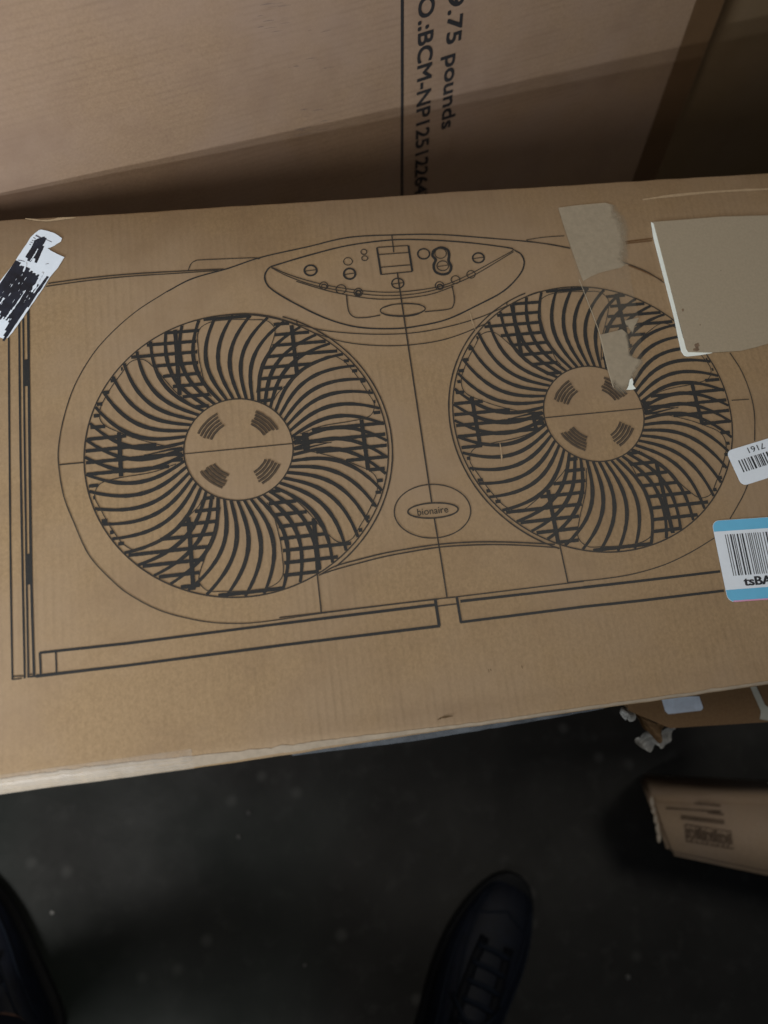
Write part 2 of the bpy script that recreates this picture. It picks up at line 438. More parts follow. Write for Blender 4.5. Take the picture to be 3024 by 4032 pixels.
circ(412, 275, 31, 6.5, True, LN, .84); circ(608, 292, 29, 7, True, LN, .92); circ(600, 230, 22, 3.4, sy=.85); circ(680, 182, 15, 3.6, sy=.85); circ(684, 214, 15, 3.6, sy=.8)
circ(1255, 212, 29, 6, True, LN, .85); circ(980, 192, 30, 5.5, F=LN, sy=.85); circ(1065, 190, 29, 3.5, sy=.85); circ(1076, 252, 29, 4, True, sy=.85)
circ(850, 340, 30, 5, True, LN, .85)
line([(1030, 175), (1065, 160), (1100, 172), (1108, 200), (1105, 225), (1118, 255), (1108, 285), (1075, 295), (1040, 282), (1030, 250), (1040, 222), (1024, 200), (1030, 175)], 9.5, LN, **z3)
for x, y, r in ((478, 352, 21), (565, 370, 25), (652, 385, 22), (1060, 352, 22), (1140, 322, 22), (1218, 295, 21)): circ(x, y, r, 3.8, sy=.9)
circ(652, 388, 13, 5, F=LN, sy=.8); circ(1062, 356, 13, 5, F=LN, sy=.8); circ(480, 357, 13, 3)
line([(745, 160), (767, 297)], 7, LN, smooth=False, **z3); line([(903, 150), (923, 280)], 7, LN, smooth=False, **z3)
for a, b in (((745, 160), (903, 150)), ((752, 196), (908, 185)), ((762, 260), (918, 247)), ((767, 296), (923, 281))): line([a, b], 3.8, LT, smooth=False, **z3)
line([(820, 98), (830, 184)], 4.2, LT, smooth=False, **z3)
line([(1564, 1073), (1700, 1982)], 4.8, LT, smooth=False)
line([(592, 395), (598, 455), (610, 492), (640, 512), (700, 511), (762, 500)], 4, LT, **z3)
line([(1122, 352), (1133, 405), (1130, 448), (1105, 470), (985, 483)], 4, LT, **z3)
circ(875, 472, 113, 4.4, sy=.27, rot=-.05, n=44)
line([(768, 488), (800, 500), (870, 506), (940, 498), (985, 476)], 5, LN, **z3); line([(775, 462), (830, 446), (900, 442), (960, 446)], 4.4, LN, **z3)
line([(350, 547), (480, 577), (620, 591), (750, 596), (880, 593), (1000, 579), (1130, 551), (1260, 512), (1400, 453), (1520, 395), (1590, 376)], 3.6, LT, **z3)
line([(420, 585), (560, 630), (700, 650), (860, 653), (1020, 636), (1150, 602), (1300, 540)], 3.6, LT, **z3)
line([(0, 497), (90, 492), (180, 500), (260, 518), (350, 547)], 3.6, LT, **z3)
line([(340, 523), (348, 555)], 3.4, LT, **z3); line([(1397, 432), (1399, 458)], 3.4, LT, **z3)
# badge
def ell(cx, cy, rx, ry, rot, w, F=LT):
    pts = [(cx + rx * math.cos(a) * math.cos(rot) - ry * math.sin(a) * math.sin(rot), cy + rx * math.cos(a) * math.sin(rot) + ry * math.sin(a) * math.cos(rot)) for a in np.linspace(0, 2 * math.pi, 60)]
    line(pts, w, F, smooth=False, **z6)
ell(833, 226, 208, 146, -.02, 3.8); ell(836, 222, 137, 41, -.055, 5.2)
# lower arcs, seams
line([(222, 572), (300, 527), (420, 492), (560, 457), (700, 431), (870, 406), (1050, 394), (1200, 393), (1350, 398), (1500, 406)], 4.4, LT, **z6)
line([(215, 574), (300, 545), (420, 512), (560, 476), (700, 449), (870, 422), (1050, 410), (1200, 408), (1350, 413), (1510, 424)], 4.2, LT, **z6)
line([(205, 562), (228, 776)], 4.4, LT, **z6); line([(1525, 405), (1570, 614)], 4.4, LT, **z6)
line([(843, 265), (870, 425), (912, 693)], 4.4, LT, **z6)
# sill bars
line([(0, 839), (845, 735)], 9, LN, **z6); line([(157, 2571), (500, 2534), (1100, 2457)], 7.5, LN, smooth=False)
line([(848, 705), (870, 850)], 9, LN, **z6); line([(875, 850), (0, 957)], 9, LN, **z6)
line([(1104, 2542), (500, 2621), (142, 2663)], 8.5, LN, smooth=False)
line([(965, 692), (988, 832)], 9, LN, **z6); line([(985, 830), (1659, 745)], 8.5, LN, **z6); line([(985, 716), (1659, 640)], 8.5, LN, **z6)
line([(2299, 2389), (2500, 2368), (2850, 2326)], 8.5, LN, smooth=False); line([(2299, 2313), (2500, 2290), (2835, 2250)], 8.5, LN, smooth=False)
line([(862, 743), (965, 730)], 3.4, LT, **z6)
line([(157, 2569), (161, 2661)], 6, LN, smooth=False); line([(220, 2566), (223, 2656)], 4.5, LN, smooth=False)
# side channel at the left
line([(45, 300), (49, 900), (55, 1500), (64, 2052)], 5.2, LN, **zl)
line([(98, 200), (104, 800), (114, 1400), (127, 2046)], 6.0, LN, **zl)
line([(119, 200), (127, 900), (136, 1500), (146, 2042)], 5.4, LN, **zl)
line([(145, 150), (152, 900), (160, 1500), (175, 2036)], 7.4, LN, **zl)
line([(132, 412), (135, 548)], 19, LN, **zl); line([(147, 1408), (151, 1565)], 17, LN, **zl)
line([(65, 2036), (125, 2034)], 3.4, LT, **zl); line([(62, 2052), (112, 2047)], 3.4, LT, **zl); line([(146, 2026), (176, 2024)], 3.4, LT, **zl); line([(146, 2038), (200, 2034)], 5, LN, **zl)
LN.build('housing_drawing', M_ink, carton); LT.build('housing_fine_lines', M_ink_thin, carton)

# --- text
def text_mesh(txt, bold=0.0):
    c = bpy.data.curves.new('lettering', 'FONT'); c.body = txt; c.offset = bold; c.resolution_u = 5
    o = bpy.data.objects.new('lettering', c); COL.objects.link(o)
    bpy.context.view_layer.update()
    me = bpy.data.meshes.new_from_object(o.evaluated_get(bpy.context.evaluated_depsgraph_get()))
    bpy.data.objects.remove(o); bpy.data.curves.remove(c)
    return me
def put_text(name, txt, A, B, up, cap, mat, parent, bold=0.0, lift=0.0004):
    """text from A to B along the baseline, capital height cap metres in direction up"""
    A, B, up = [np.array(q, float) for q in (A, B, up)]
    me = text_mesh(txt, bold)
    co = np.array([v.co[:] for v in me.vertices]); x0, x1 = co[:, 0].min(), co[:, 0].max()
    ex = B - A; L = np.linalg.norm(ex); ex /= L
    ez = np.cross(ex, up); ez /= np.linalg.norm(ez)
    ey = up / np.linalg.norm(up)
    for v, c in zip(me.vertices, co):
        p = A + ex * ((c[0] - x0) / (x1 - x0) * L) + ey * (c[1] * cap / 0.729) + ez * lift
        v.co = p
    return link(name, me, mat, parent)
A_ = P(*Z([(753, 250)], 1100, 1850, 1.3825)[0]); B_ = P(*Z([(920, 232)], 1100, 1850, 1.3825)[0])
upv = P(*Z([(830, 205)], 1100, 1850, 1.3825)[0]) - P(*Z([(835, 240)], 1100, 1850, 1.3825)[0])
put_text('badge_lettering', 'bionaire', A_, B_, upv, 0.0060, M_ink_thin, carton, 0.004)

# paler crease strip near the rear right edge, small nicks, clear tape over the front edge
CR = Flat(lift=0.0002); CR.o = np.array([0, 0, H])
z7 = dict(ox=2150, oy=700, s=1.898)
q = [P(u, v)[:2] for u, v in Z([(720, 165), (900, 140), (1200, 110), (1500, 92), (1700, 84)], 2150, 700, 1.898)]
CR.ribbon(catmull(q, 6), lambda t: 0.0028 * math.sin(math.pi * (0.15 + 0.7 * t)), 0.3)
CR.build('pale_crease', M_crease, carton)

def nick(pts, w, mat, name='nick'):
    F = Flat(lift=0.00042); F.o = np.array([0, 0, H]); q = catmull([P(u, v)[:2] for u, v in pts], 4)
    F.ribbon(q, lambda t: w * PXM * (0.3 + 0.7 * math.sin(math.pi * t)), 0.5); F.build(name, mat, carton)
M_nick = simple('torn_kraft_shadow', (0.10, 0.062, 0.032), 0.8, 0.1, 0.2, 300)
nick([(1722, 2834), (1745, 2825), (1785, 2819)], 4, M_nick); nick([(1922, 2636), (1926, 2648)], 4, M_nick); nick([(1931, 2634), (1934, 2642)], 4, M_nick)
nick([(2053, 2620), (2057, 2632)], 4, M_nick)
nick([(100, 862), (180, 870), (240, 862), (300, 858)], 8, M_crease, 'frayed_liner')
nick([(1848, 1228), (1860, 1270), (1872, 1300)], 4, M_crease, 'scratch'); nick([(1800, 1262), (1812, 1280)], 3, M_crease, 'scratch')
nick([(2022, 985), (2034, 1005)], 4, M_crease, 'scratch'); nick([(1968, 1745), (1974, 1790), (1976, 1830)], 5, M_crease, 'scratch')

def tape_mesh(name, polygon_px, mat, parent, lift, z=H, n=1):
    F = Flat(lift=lift); F.o = np.array([0, 0, z])
    F.poly([P(u, v, z)[:2] for u, v in polygon_px])
    return F.build(name, mat, parent)
# clear tape wrapped over the left part of the front edge
def wrap_tape():
    bm = bmesh.new(); xs = np.linspace(X0 + 0.002, -0.0525, 40); rows = []
    for i, x in enumerate(xs):
        wf = 0.0011 * noise.noise(Vector((x * 9, 3.1, 0))) + 0.0004 * noise.noise(Vector((x * 60, 1.1, 0)))
        yf = YF + wf; rf, rfz = 0.0125, 0.009; off = 0.00035
        pr = [(-0.225, off)]
        for k in range(1, 7):
            a = math.pi / 2 * k / 6
            pr.append((yf + rf - (rf + off) * math.sin(a), -rfz + (rfz + off) * math.cos(a)))
        pr.append((yf - off, -0.05))
        rows.append([bm.verts.new((x, y, H + z)) for y, z in pr])
    for a, b in zip(rows[:-1], rows[1:]):
        for k in range(len(a) - 1): bm.faces.new((a[k], b[k], b[k + 1], a[k + 1]))
    bmesh.ops.recalc_face_normals(bm, faces=bm.faces)
    return from_bm('clear_tape', bm, M_clear, carton, smooth=True)
wrap_tape()
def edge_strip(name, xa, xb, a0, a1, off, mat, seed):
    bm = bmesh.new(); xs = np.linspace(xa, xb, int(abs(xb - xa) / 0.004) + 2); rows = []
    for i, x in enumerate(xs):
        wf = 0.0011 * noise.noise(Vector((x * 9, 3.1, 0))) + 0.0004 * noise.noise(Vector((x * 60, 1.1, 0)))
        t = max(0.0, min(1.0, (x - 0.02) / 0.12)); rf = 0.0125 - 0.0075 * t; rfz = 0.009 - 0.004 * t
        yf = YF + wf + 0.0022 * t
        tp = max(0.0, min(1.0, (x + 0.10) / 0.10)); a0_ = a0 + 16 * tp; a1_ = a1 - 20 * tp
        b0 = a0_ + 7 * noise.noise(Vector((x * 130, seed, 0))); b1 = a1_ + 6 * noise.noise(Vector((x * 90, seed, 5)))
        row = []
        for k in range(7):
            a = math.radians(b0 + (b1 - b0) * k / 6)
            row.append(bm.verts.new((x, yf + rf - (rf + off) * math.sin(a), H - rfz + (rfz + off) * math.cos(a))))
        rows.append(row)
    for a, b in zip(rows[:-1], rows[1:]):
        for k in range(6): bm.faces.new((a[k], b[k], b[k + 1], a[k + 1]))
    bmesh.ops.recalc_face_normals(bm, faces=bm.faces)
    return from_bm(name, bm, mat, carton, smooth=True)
M_edge_glare = simple('scuffed_glare_edge', (0.275, 0.222, 0.165), 0.6, 0.3, 0.14, 130)  # white tape glare on the crushed front edge, put into its colour
M_edge_glare2 = simple('worn_tan_glare', (0.36, 0.29, 0.205), 0.6, 0.3, 0.12, 160)
edge_strip('worn_edge_glare', X0 + 0.004, X1 - 0.004, 10, 76, 0.0003, M_edge_glare, 1)
# loose grey edge of the clear tape sticking out under the front edge
def loose_edge():
    bm = bmesh.new(); rows = []
    tab = [(1150, 2972, 6), (1300, 2950, 12), (1500, 2920, 20), (1620, 2900, 27), (1800, 2872, 26), (2000, 2842, 22), (2200, 2812, 16), (2380, 2787, 5)]
    for i in range(36):
        u = 1150 + (2380 - 1150) * i / 35
        v = np.interp(u, [q[0] for q in tab], [q[1] for q in tab]); w = np.interp(u, [q[0] for q in tab], [q[2] for q in tab])
        a = P(u, v - 12, H - 0.009); b = P(u, v + w * 0.55 + 2 * noise.noise(Vector((u * .03, 0, 0))), H - 0.012); w *= 0.75; c = P(u, v + w + 3 * noise.noise(Vector((u * .02, 3, 0))), H - 0.016 - 0.002 * noise.noise(Vector((u * .015, 7, 0))))
        rows.append([bm.verts.new(tuple(p)) for p in (a, b, c)])
    for a, b in zip(rows[:-1], rows[1:]):
        for k in range(2): bm.faces.new((a[k], b[k], b[k + 1], a[k + 1]))
    bmesh.ops.recalc_face_normals(bm, faces=bm.faces)
    return from_bm('loose_tape_edge', bm, clear('dusty_tape_film', (0.13, 0.14, 0.155), 0.7, 0.25), carton, smooth=True)
loose_edge()

# ------------------------------------------------------------------ labels on the lid
class Frame:
    """local sheet frame from three photographed corners"""
    def __init__(s, tl, tr, bl):
        s.o = P(*tl); x = P(*tr) - s.o; y = P(*bl) - s.o
        s.L = np.linalg.norm(x); s.M = np.linalg.norm(y); s.x = x / s.L
        y = y - s.x * np.dot(y, s.x); s.y = y / np.linalg.norm(y); s.M = np.linalg.norm(P(*bl) - s.o)
    def flat(s, lift): return Flat(o=s.o, ex=s.x, ey=s.y, lift=lift)
    def pt(s, a, b): return s.o + s.x * a + s.y * b
def rounded(x0, y0, x1, y1, r, left=True, n=5):
    pts = []
    cs = [((x0 + r, y0 + r), 180), ((x1 - r, y0 + r), 270), ((x1 - r, y1 - r), 0), ((x0 + r, y1 - r), 90)]
    for (cx, cy), a0 in cs:
        for k in range(n + 1):
            a = math.radians(a0 + 90 * k / n); pts.append((cx + r * math.cos(a), cy + r * math.sin(a)))
    return pts
def slab(name, fr, pts, z0, z1, mat, parent):
    """thin sheet with real thickness"""
    bm = bmesh.new()
    lo = [bm.verts.new(tuple(fr.pt(*p) + np.array([0, 0, z0]))) for p in pts]
    hi = [bm.verts.new(tuple(fr.pt(*p) + np.array([0, 0, z1]))) for p in pts]
    bm.faces.new(hi); bm.faces.new(lo[::-1])
    for i in range(len(pts)):
        j = (i + 1) % len(pts); bm.faces.new((lo[i], lo[j], hi[j], hi[i]))
    bmesh.ops.recalc_face_normals(bm, faces=bm.faces)
    return from_bm(name, bm, mat, parent)
def bars(F, x, xe, y0, y1, u, seed):
    r = random.Random(seed)
    while x < xe:
        w = r.choice((1, 1, 1, 2, 2, 3.2)) * u; F.rect(x, y0, x + w, y1); x += w + r.choice((1, 1.4, 2, 2.4, 3)) * u

# shipping label with blue bands
fr = Frame((2800, 2052), (3024, 2037), (2866, 2378))
LM = fr.M * 0.985
c0 = P(2800, 2052)
lab = thing('barcode_label', 'white barcode label with light blue top and bottom bands at the lower right', 'label', tuple(fr.pt(0.04, 0.03)))
slab('label_sheet', fr, rounded(0, 0, 0.10, LM, 0.006), 0.0005, 0.0007, M_white, lab)
BL = fr.flat(0.00076)
pts = [p for p in rounded(0.0002, 0.0002, 0.0998, LM - .0002, 0.006)]
h1, h2 = 0.0092, LM - 0.0100
top = [(0.0002, h1)] + [p for p in pts if p[1] < h1] + [(0.0998, h1)]
BL.poly(top)
bot = [(0.0998, h2)] + [p for p in pts if p[1] > h2] + [(0.0002, h2)]
BL.poly(bot)
BL.build('blue_band', M_blue, lab)
PK = fr.flat(0.00080); PK.ribbon([(0.0045, LM - 0.0006), (0.03, LM - 0.0004), (0.096, LM - 0.0004)], 0.0011, 0.1); PK.build('pink_edge', M_pink, lab)
BC = fr.flat(0.00080); bars(BC, 0.0088, 0.09, h1 + 0.003, h1 + 0.0372, 0.00066, 4)
BC.build('barcode', M_barcode, lab)
ty = h2 - 0.0024
for q_ in (-1, 1):
    tx_ = put_text('label_lettering', 'tsBA', fr.pt(0.0165 + q_ * 0.0003, ty), fr.pt(0.0405 + q_ * 0.0003, ty), -fr.y, 0.0072, M_barcode, lab, 0.018, 0.0008 + q_ * 1e-5)
    if q_ < 0: first_ = tx_
bm = bmesh.new(); bm.from_mesh(first_.data); bm.from_mesh(tx_.data); bm.to_mesh(first_.data); bm.free(); bpy.data.objects.remove(tx_)

# small white label, its number upside down
fr = Frame((2857, 1778), (3024, 1727), (2917, 1921))
LM = fr.M * .97
lab = thing('number_label', 'small white barcode label with an upside down number ending 7161', 'label', tuple(fr.pt(0.03, 0.012)))
slab('label_sheet', fr, rounded(0, 0, 0.075, LM, 0.005), 0.0005, 0.0007, M_white, lab)
BC = fr.flat(0.00080); bars(BC, 0.0065, 0.07, 0.0105, 0.0215, 0.00055, 11); BC.build('barcode', M_barcode, lab)
put_text('label_lettering', '7161', fr.pt(0.0345, 0.0025), fr.pt(0.0188, 0.0025), fr.y, 0.0052, M_barcode, lab, 0.004, 0.0008)

# grey kraft sheet with curled white edge
fr = Frame((2563, 879), (3024, 853), (2703, 1403))
z7p = lambda pts: [P(u, v) for u, v in Z(pts, 2150, 700, 1.898)]
def loc(fr, p): d = np.array(p) - fr.o; return (float(np.dot(d, fr.x)), float(np.dot(d, fr.y)))
def sheet(name, pxs, z0, z1, mat, parent):
    return slab(name, fr, [loc(fr, p) for p in pxs], z0, z1, mat, parent)
lab = thing('kraft_paper_label', 'blank grey brown paper label with a white curled left edge, upper right of lid', 'label', tuple(P(2860, 1120)))
sheet('white_backing', z7p([(783, 338), (800, 345), (1020, 1200), (1060, 1290), (1240, 1312), (1150, 1328), (1056, 1338), (1030, 1332), (1008, 1300), (985, 1200), (955, 1050), (880, 760), (800, 450)]), 0.0005, 0.0011, M_whiteback, lab)
big = z7p([(797, 337), (1000, 322), (1300, 298), (1659, 288), (2000, 276), (2060, 1120), (1800, 1212), (1659, 1243), (1560, 1272), (1450, 1298), (1215, 1312), (1058, 1308), (1042, 1285), (1010, 1150), (900, 735)])
sheet('paper_face', big, 0.0012, 0.0015, M_greykraft, lab)
def blob(F, cx, cy, rx, ry, tr, n=14, seed=0):
    r = random.Random(seed)
    F.poly([tr(cx + rx * r.uniform(.6, 1.2) * math.cos(2 * math.pi * i / n), cy + ry * r.uniform(.6, 1.2) * math.sin(2 * math.pi * i / n)) for i in range(n)])
t7 = lambda x, y: P(2150 + x / 1.898, 700 + y / 1.898)[:2]
for cx, cy, rx, ry, sd in ((1122, 1262, 18, 28, 2), (1118, 1290, 26, 14, 3), (1017, 996, 9, 12, 4), (1145, 1105, 5, 6, 5), (1300, 700, 4, 4, 6)):
    st = Flat(lift=0.00158 + sd * 1e-5); st.o = np.array([0, 0, H]); blob(st, cx, cy, rx, ry, t7, seed=sd); st.build('stain_spot', M_stain, lab)

# torn strip of clear tape carrying scraps of brown paper
strip = thing('torn_packing_tape', 'torn clear tape strip with greyish paper residue over the right fan drawing', 'tape', tuple(P(2390, 1250)))
T = Flat(lift=0.0005); T.o = np.array([0, 0, H])
T.poly([t7(*p) for p in [(90, 228), (440, 192), (560, 300), (600, 520), (640, 800), (700, 1100), (720, 1380), (665, 1500), (600, 1590), (500, 1570), (400, 1180), (245, 765)]])
T.build('clear_strip', clear('scuffed_clear_tape', (0.42, 0.36, 0.28), 0.10, 0.3), strip)
def jag(pts, a, seed, sub=4):
    r = random.Random(seed); out = []
    for i in range(len(pts)):
        p, q = np.array(pts[i], float), np.array(pts[(i + 1) % len(pts)], float)
        for k in range(sub):
            out.append(tuple(p + (q - p) * k / sub + np.array([r.uniform(-a, a), r.uniform(-a, a)])))
    return out
def soft_mat(name, col, amax):
    mt, nt, b = new_mat(name); co = N(nt, 'ShaderNodeTexCoord').outputs['Object']
    n = noise_at(nt, co, 260, 5)
    nt.links.new(mixc(nt, ramp(nt, n, [(0.3, 0.0), (0.7, 1.0)]), tuple(q * .9 for q in col), tuple(q * 1.08 for q in col)), b.inputs['Base Color'])
    at = N(nt, 'ShaderNodeAttribute'); at.attribute_name = 'cover'
    n2 = noise_at(nt, co, 150, 5, loc=(4, 4, 4))
    md = N(nt, 'ShaderNodeMath', operation='MULTIPLY_ADD'); nt.links.new(n2, md.inputs[0]); md.inputs[1].default_value = 0.7; nt.links.new(at.outputs['Fac'], md.inputs[2])
    nt.links.new(ramp(nt, md.outputs[0], [(0.36, 0.0), (1.15, amax)]), b.inputs['Alpha'])
    b.inputs['Roughness'].default_value = 0.42; b.inputs['Specular IOR Level'].default_value = 0.4
    bp = N(nt, 'ShaderNodeBump'); bp.inputs['Strength'].default_value = 0.35; bp.inputs['Distance'].default_value = 0.0008
    nt.links.new(noise_at(nt, co, 70, 3, (1, 1, 1), loc=(1, 5, 1)), bp.inputs['Height']); nt.links.new(bp.outputs[0], b.inputs['Normal'])
    return mt
M_soft = soft_mat('grey_tape_residue', (0.32, 0.268, 0.195), 0.9)
def soft_patch(name, pts, soft, mat, lift, inset=0.5):
    """pts in order; soft[i] = True where the border fades out"""
    c = np.mean(np.array(pts, float), axis=0); vs = []; al = []; n = len(pts)
    for p, sf in zip(pts, soft): vs.append(tuple(p)); al.append(0.0 if sf else 1.0)
    for p in pts: vs.append(tuple(c + (np.array(p) - c) * inset)); al.append(1.0)
    fs = [(i, (i + 1) % n, n + (i + 1) % n, n + i) for i in range(n)] + [tuple(range(n, 2 * n))]
    me = bpy.data.meshes.new(name); me.from_pydata([(*t7(*v), H + lift) for v in vs], [], fs)
    at = me.attributes.new('cover', 'FLOAT', 'POINT')
    for i, q in enumerate(al): at.data[i].value = q
    bm = bmesh.new(); bm.from_mesh(me)
    for f in bm.faces:
        f.normal_update()
        if f.normal.z < 0: f.normal_flip()
    bm.to_mesh(me); bm.free()
    return link(name, me, mat, strip)
soft_patch('paper_scrap', [(90, 228), (170, 216), (250, 207), (350, 198), (440, 190), (530, 215), (590, 290), (625, 400), (620, 520), (615, 640), (555, 675), (470, 695), (400, 712), (330, 742), (275, 775), (245, 700), (225, 640), (190, 540), (160, 450), (120, 330)],
           [0, 0, 0, 0, 0, 1, 1, 1, 1, 1, 0, 0, 0, 0, 0, 0, 0, 0, 0, 0], M_soft, 0.0007)
soft_patch('paper_scrap', [(395, 1178), (480, 1158), (565, 1135), (610, 1170), (622, 1240), (630, 1320), (670, 1345), (735, 1362), (715, 1420), (685, 1480), (655, 1520), (625, 1600), (560, 1640), (505, 1600), (470, 1480), (440, 1360), (415, 1260)],
           [0, 0, 0, 1, 1, 1, 1, 1, 1, 1, 1, 1, 1, 1, 0, 0, 0], M_soft, 0.00075)
soft_patch('paper_scrap', [(585, 1072), (635, 1060), (690, 1048), (668, 1110), (645, 1180), (605, 1130)], [0, 0, 0, 1, 1, 1], M_soft, 0.0008, 0.4)
T = Flat(lift=0.0008); T.o = np.array([0, 0, H])
T.ribbon(catmull([t7(*p) for p in [(245, 765), (300, 905), (400, 1175), (450, 1395), (500, 1570)]], 5), 0.0005, 0.3)
T.build('tape_edge', simple('tape_edge_highlight', (0.42, 0.36, 0.27), 0.4), strip)
T = Flat(lift=0.0012); T.o = np.array([0, 0, H])
T.poly([t7(*p) for p in [(622, 1512), (640, 1502), (648, 1530), (645, 1552), (668, 1580), (640, 1588), (598, 1590), (612, 1560)]])
T.build('white_fleck', M_whiteback, strip)

# scribbled white label, top left
lab = thing('scribbled_label', 'torn white shipping label blacked out with marker at the upper left corner', 'label', tuple(P(60, 1120)))
t6 = lambda x, y: P(0 + x / 3.318, 850 + y / 3.318)[:2]
class _F: pass
fr = Frame((0, 850), (400, 850), (0, 1250))
outl = [(545, 185), (620, 200), (700, 228), (760, 262), (815, 300), (798, 340), (745, 372), (700, 402), (622, 425), (665, 455), (720, 490), (780, 520), (848, 545), (760, 680), (650, 815), (560, 960), (450, 1125), (380, 1225), (300, 1340), (230, 1440), (170, 1520), (110, 1595), (60, 1612), (0, 1590), (-90, 1560), (-330, 1380), (-150, 1090), (0, 870), (100, 740), (200, 600), (280, 480), (350, 370), (400, 290), (460, 235), (505, 195)]
sheet2 = slab('label_sheet', fr, [loc(fr, [*t6(*p), H]) for p in jag(outl, 3, 5, 2)], 0.0005, 0.0008, M_white, lab)
M_marker = simple('black_marker_scribble', (0.012, 0.016, 0.028), 0.35, 0.5, 0.5, 120)
MK = Flat(lift=0.0009); MK.o = np.array([0, 0, H])
def stroke(a, b, w, bend=0):
    a = np.array(a, float); b = np.array(b, float); mid = (a + b) / 2 + np.array([bend, bend * .6])
    pts = catmull([a, mid, b], 8); rr = [t6(*p) for p in pts]
    MK.ribbon(rr, lambda t: w * PXM / 3.318 * (0.75 + 0.25 * math.sin(math.pi * t)), 0.12)
d = np.array([-0.555, 0.832]); nrm = np.array([0.832, 0.555])
sr = random.Random(8)
for i in range(19):                      # dense block of strokes
    off = i * 26
    a = np.array([218, 600]) + nrm * off * 0.93 + d * sr.uniform(-18, 25)
    L = 700 + sr.uniform(-60, 60) if i > 7 else 900
    if i > 12: L = 720 - (i - 12) * 10 + sr.uniform(-50, 30)
    if i > 15: a = a + d * (60 + (i - 15) * 75)
    stroke(a, a + d * L, 33, sr.uniform(-5, 5))
for a, b, w in (((590, 292), (440, 560), 60), ((560, 330), (380, 600), 55), ((530, 340), (360, 560), 70), ((565, 400), (470, 620), 40), ((470, 350), (400, 520), 50), ((590, 290), (450, 345), 34),
                ((630, 800), (390, 1130), 34), ((600, 830), (370, 1200), 24), ((300, 1200), (125, 1490), 34), ((500, 900), (200, 1290), 40)):
    stroke(a, b, w, sr.uniform(-6, 6))
MK.build('marker_scribble', M_marker, lab)
WK = Flat(lift=0.0011); WK.o = np.array([0, 0, H])
for k in range(26):                      # unfilled flecks showing paper between strokes
    s_, t_ = sr.uniform(0.02, 1) ** 1.0 * 420, sr.uniform(20, 640)
    a = np.array([240, 640]) + nrm * s_ + d * t_
    Lk = sr.uniform(8, 60)
    WK.ribbon([t6(*a), t6(*(a + d * Lk * .5)), t6(*(a + d * Lk))], lambda t: sr.uniform(1.5, 4.5) * PXM / 3.318 * math.sin(math.pi * (0.1 + .8 * t)) * 1.6, 0.5)
for a, b, w in (((500, 440), (400, 600), 12), ((345, 620), (310, 740), 24), ((560, 750), (420, 1000), 38), ((340, 980), (130, 1290), 16), ((160, 1240), (20, 1420), 22), ((60, 1080), (-20, 1180), 20)):
    WK.ribbon([t6(*p) for p in catmull([a, ((a[0] + b[0]) / 2 + 6, (a[1] + b[1]) / 2), b], 6)], lambda t: w * PXM / 3.318 * sr.uniform(.5, 1.0), 0.4)
WK.build('paper_gap', M_white, lab)
GK = Flat(lift=0.0009); GK.o = np.array([0, 0, H])
for a, b, w in (((470, 262), (540, 300), 22), ((440, 290), (470, 310), 8), ((420, 325), (440, 335), 8), ((400, 350), (430, 360), 7), ((385, 378), (410, 388), 8), ((600, 315), (680, 350), 7), ((240, 585), (330, 605), 8), ((600, 640), (640, 630), 7)):
    GK.ribbon([t6(*a), t6((a[0] + b[0]) / 2, (a[1] + b[1]) / 2 - 2), t6(*b)], w * PXM / 3.318, 0.2)
GK.build('printed_rule', simple('grey_label_print', (0.12, 0.12, 0.15), 0.5), lab)

# ------------------------------------------------------------------ rear carton (leans a little, turned away to the right)
dv = ray(1582, 3300); dv = dv / np.linalg.norm(dv)
r_ = ray(1665, 250); b_ = W @ np.array([1, -.32, 0]); dh = b_ - r_ * (np.dot(b_, dv) / np.dot(r_, dv)); dh = dh / np.linalg.norm(dh)
nr = np.cross(dv, dh); nr = nr / np.linalg.norm(nr)            # faces the camera
ORG = P(1582, 775) + np.array([0, 0.130, 0])
rp = lambda u, v: PP(u, v, ORG, nr)
def rl(p): d_ = np.array(p) - ORG; return np.array([np.dot(d_, dh), np.dot(d_, -dv)])
c_top = rl(rp(2861, 0)); c_bot = rl(rp(2640, 556))
xc = float(c_bot[0])
base_h = -float(ORG[2]) / float(-dv[2])       # local height where the face meets the floor
rear = thing('tall_carton', 'tall brown carton behind, with its side lettering running down beside a black line', 'cardboard box', tuple(ORG + dh * (xc - 0.4) + (-dv) * base_h - nr * 0.2))
def obox(name, x0, x1, y0, y1, d0, d1, mat, parent, bev=0.0, bulge=0.0, nx=1, ny=1):
    """box in the rear frame: x along dh, y up the face, d depth behind the face"""
    bm = bmesh.new()
    def pt(x, y, d_): return bm.verts.new(tuple(ORG + dh * x - dv * y - nr * d_))
    g = []
    for i in range(nx + 1):
        row = []
        for j in range(ny + 1):
            x = x0 + (x1 - x0) * i / nx; y = y0 + (y1 - y0) * j / ny
            bb = bulge * math.sin(math.pi * i / nx) * (1 if nx > 1 else 0)
            row.append(pt(x, y, d0 - bb))
        g.append(row)
    for i in range(nx):
        for j in range(ny): bm.faces.new((g[i][j], g[i + 1][j], g[i + 1][j + 1], g[i][j + 1]))
    k = [[pt(x, y, d1) for y in (y0, y1)] for x in (x0, x1)]
    bm.faces.new((k[0][0], k[0][1], k[1][1], k[1][0]))
    L_, R_ = g[0], g[-1]
    bm.faces.new([*L_, k[0][1], k[0][0]]); bm.faces.new([*R_[::-1], k[1][0], k[1][1]])
    B_ = [g[i][0] for i in range(nx + 1)]; T_ = [g[i][-1] for i in range(nx + 1)]
    bm.faces.new([*B_[::-1], k[0][0], k[1][0]]); bm.faces.new([*T_, k[1][1], k[0][1]])
    bmesh.ops.recalc_face_normals(bm, faces=bm.faces)
    return from_bm(name, bm, mat, parent)
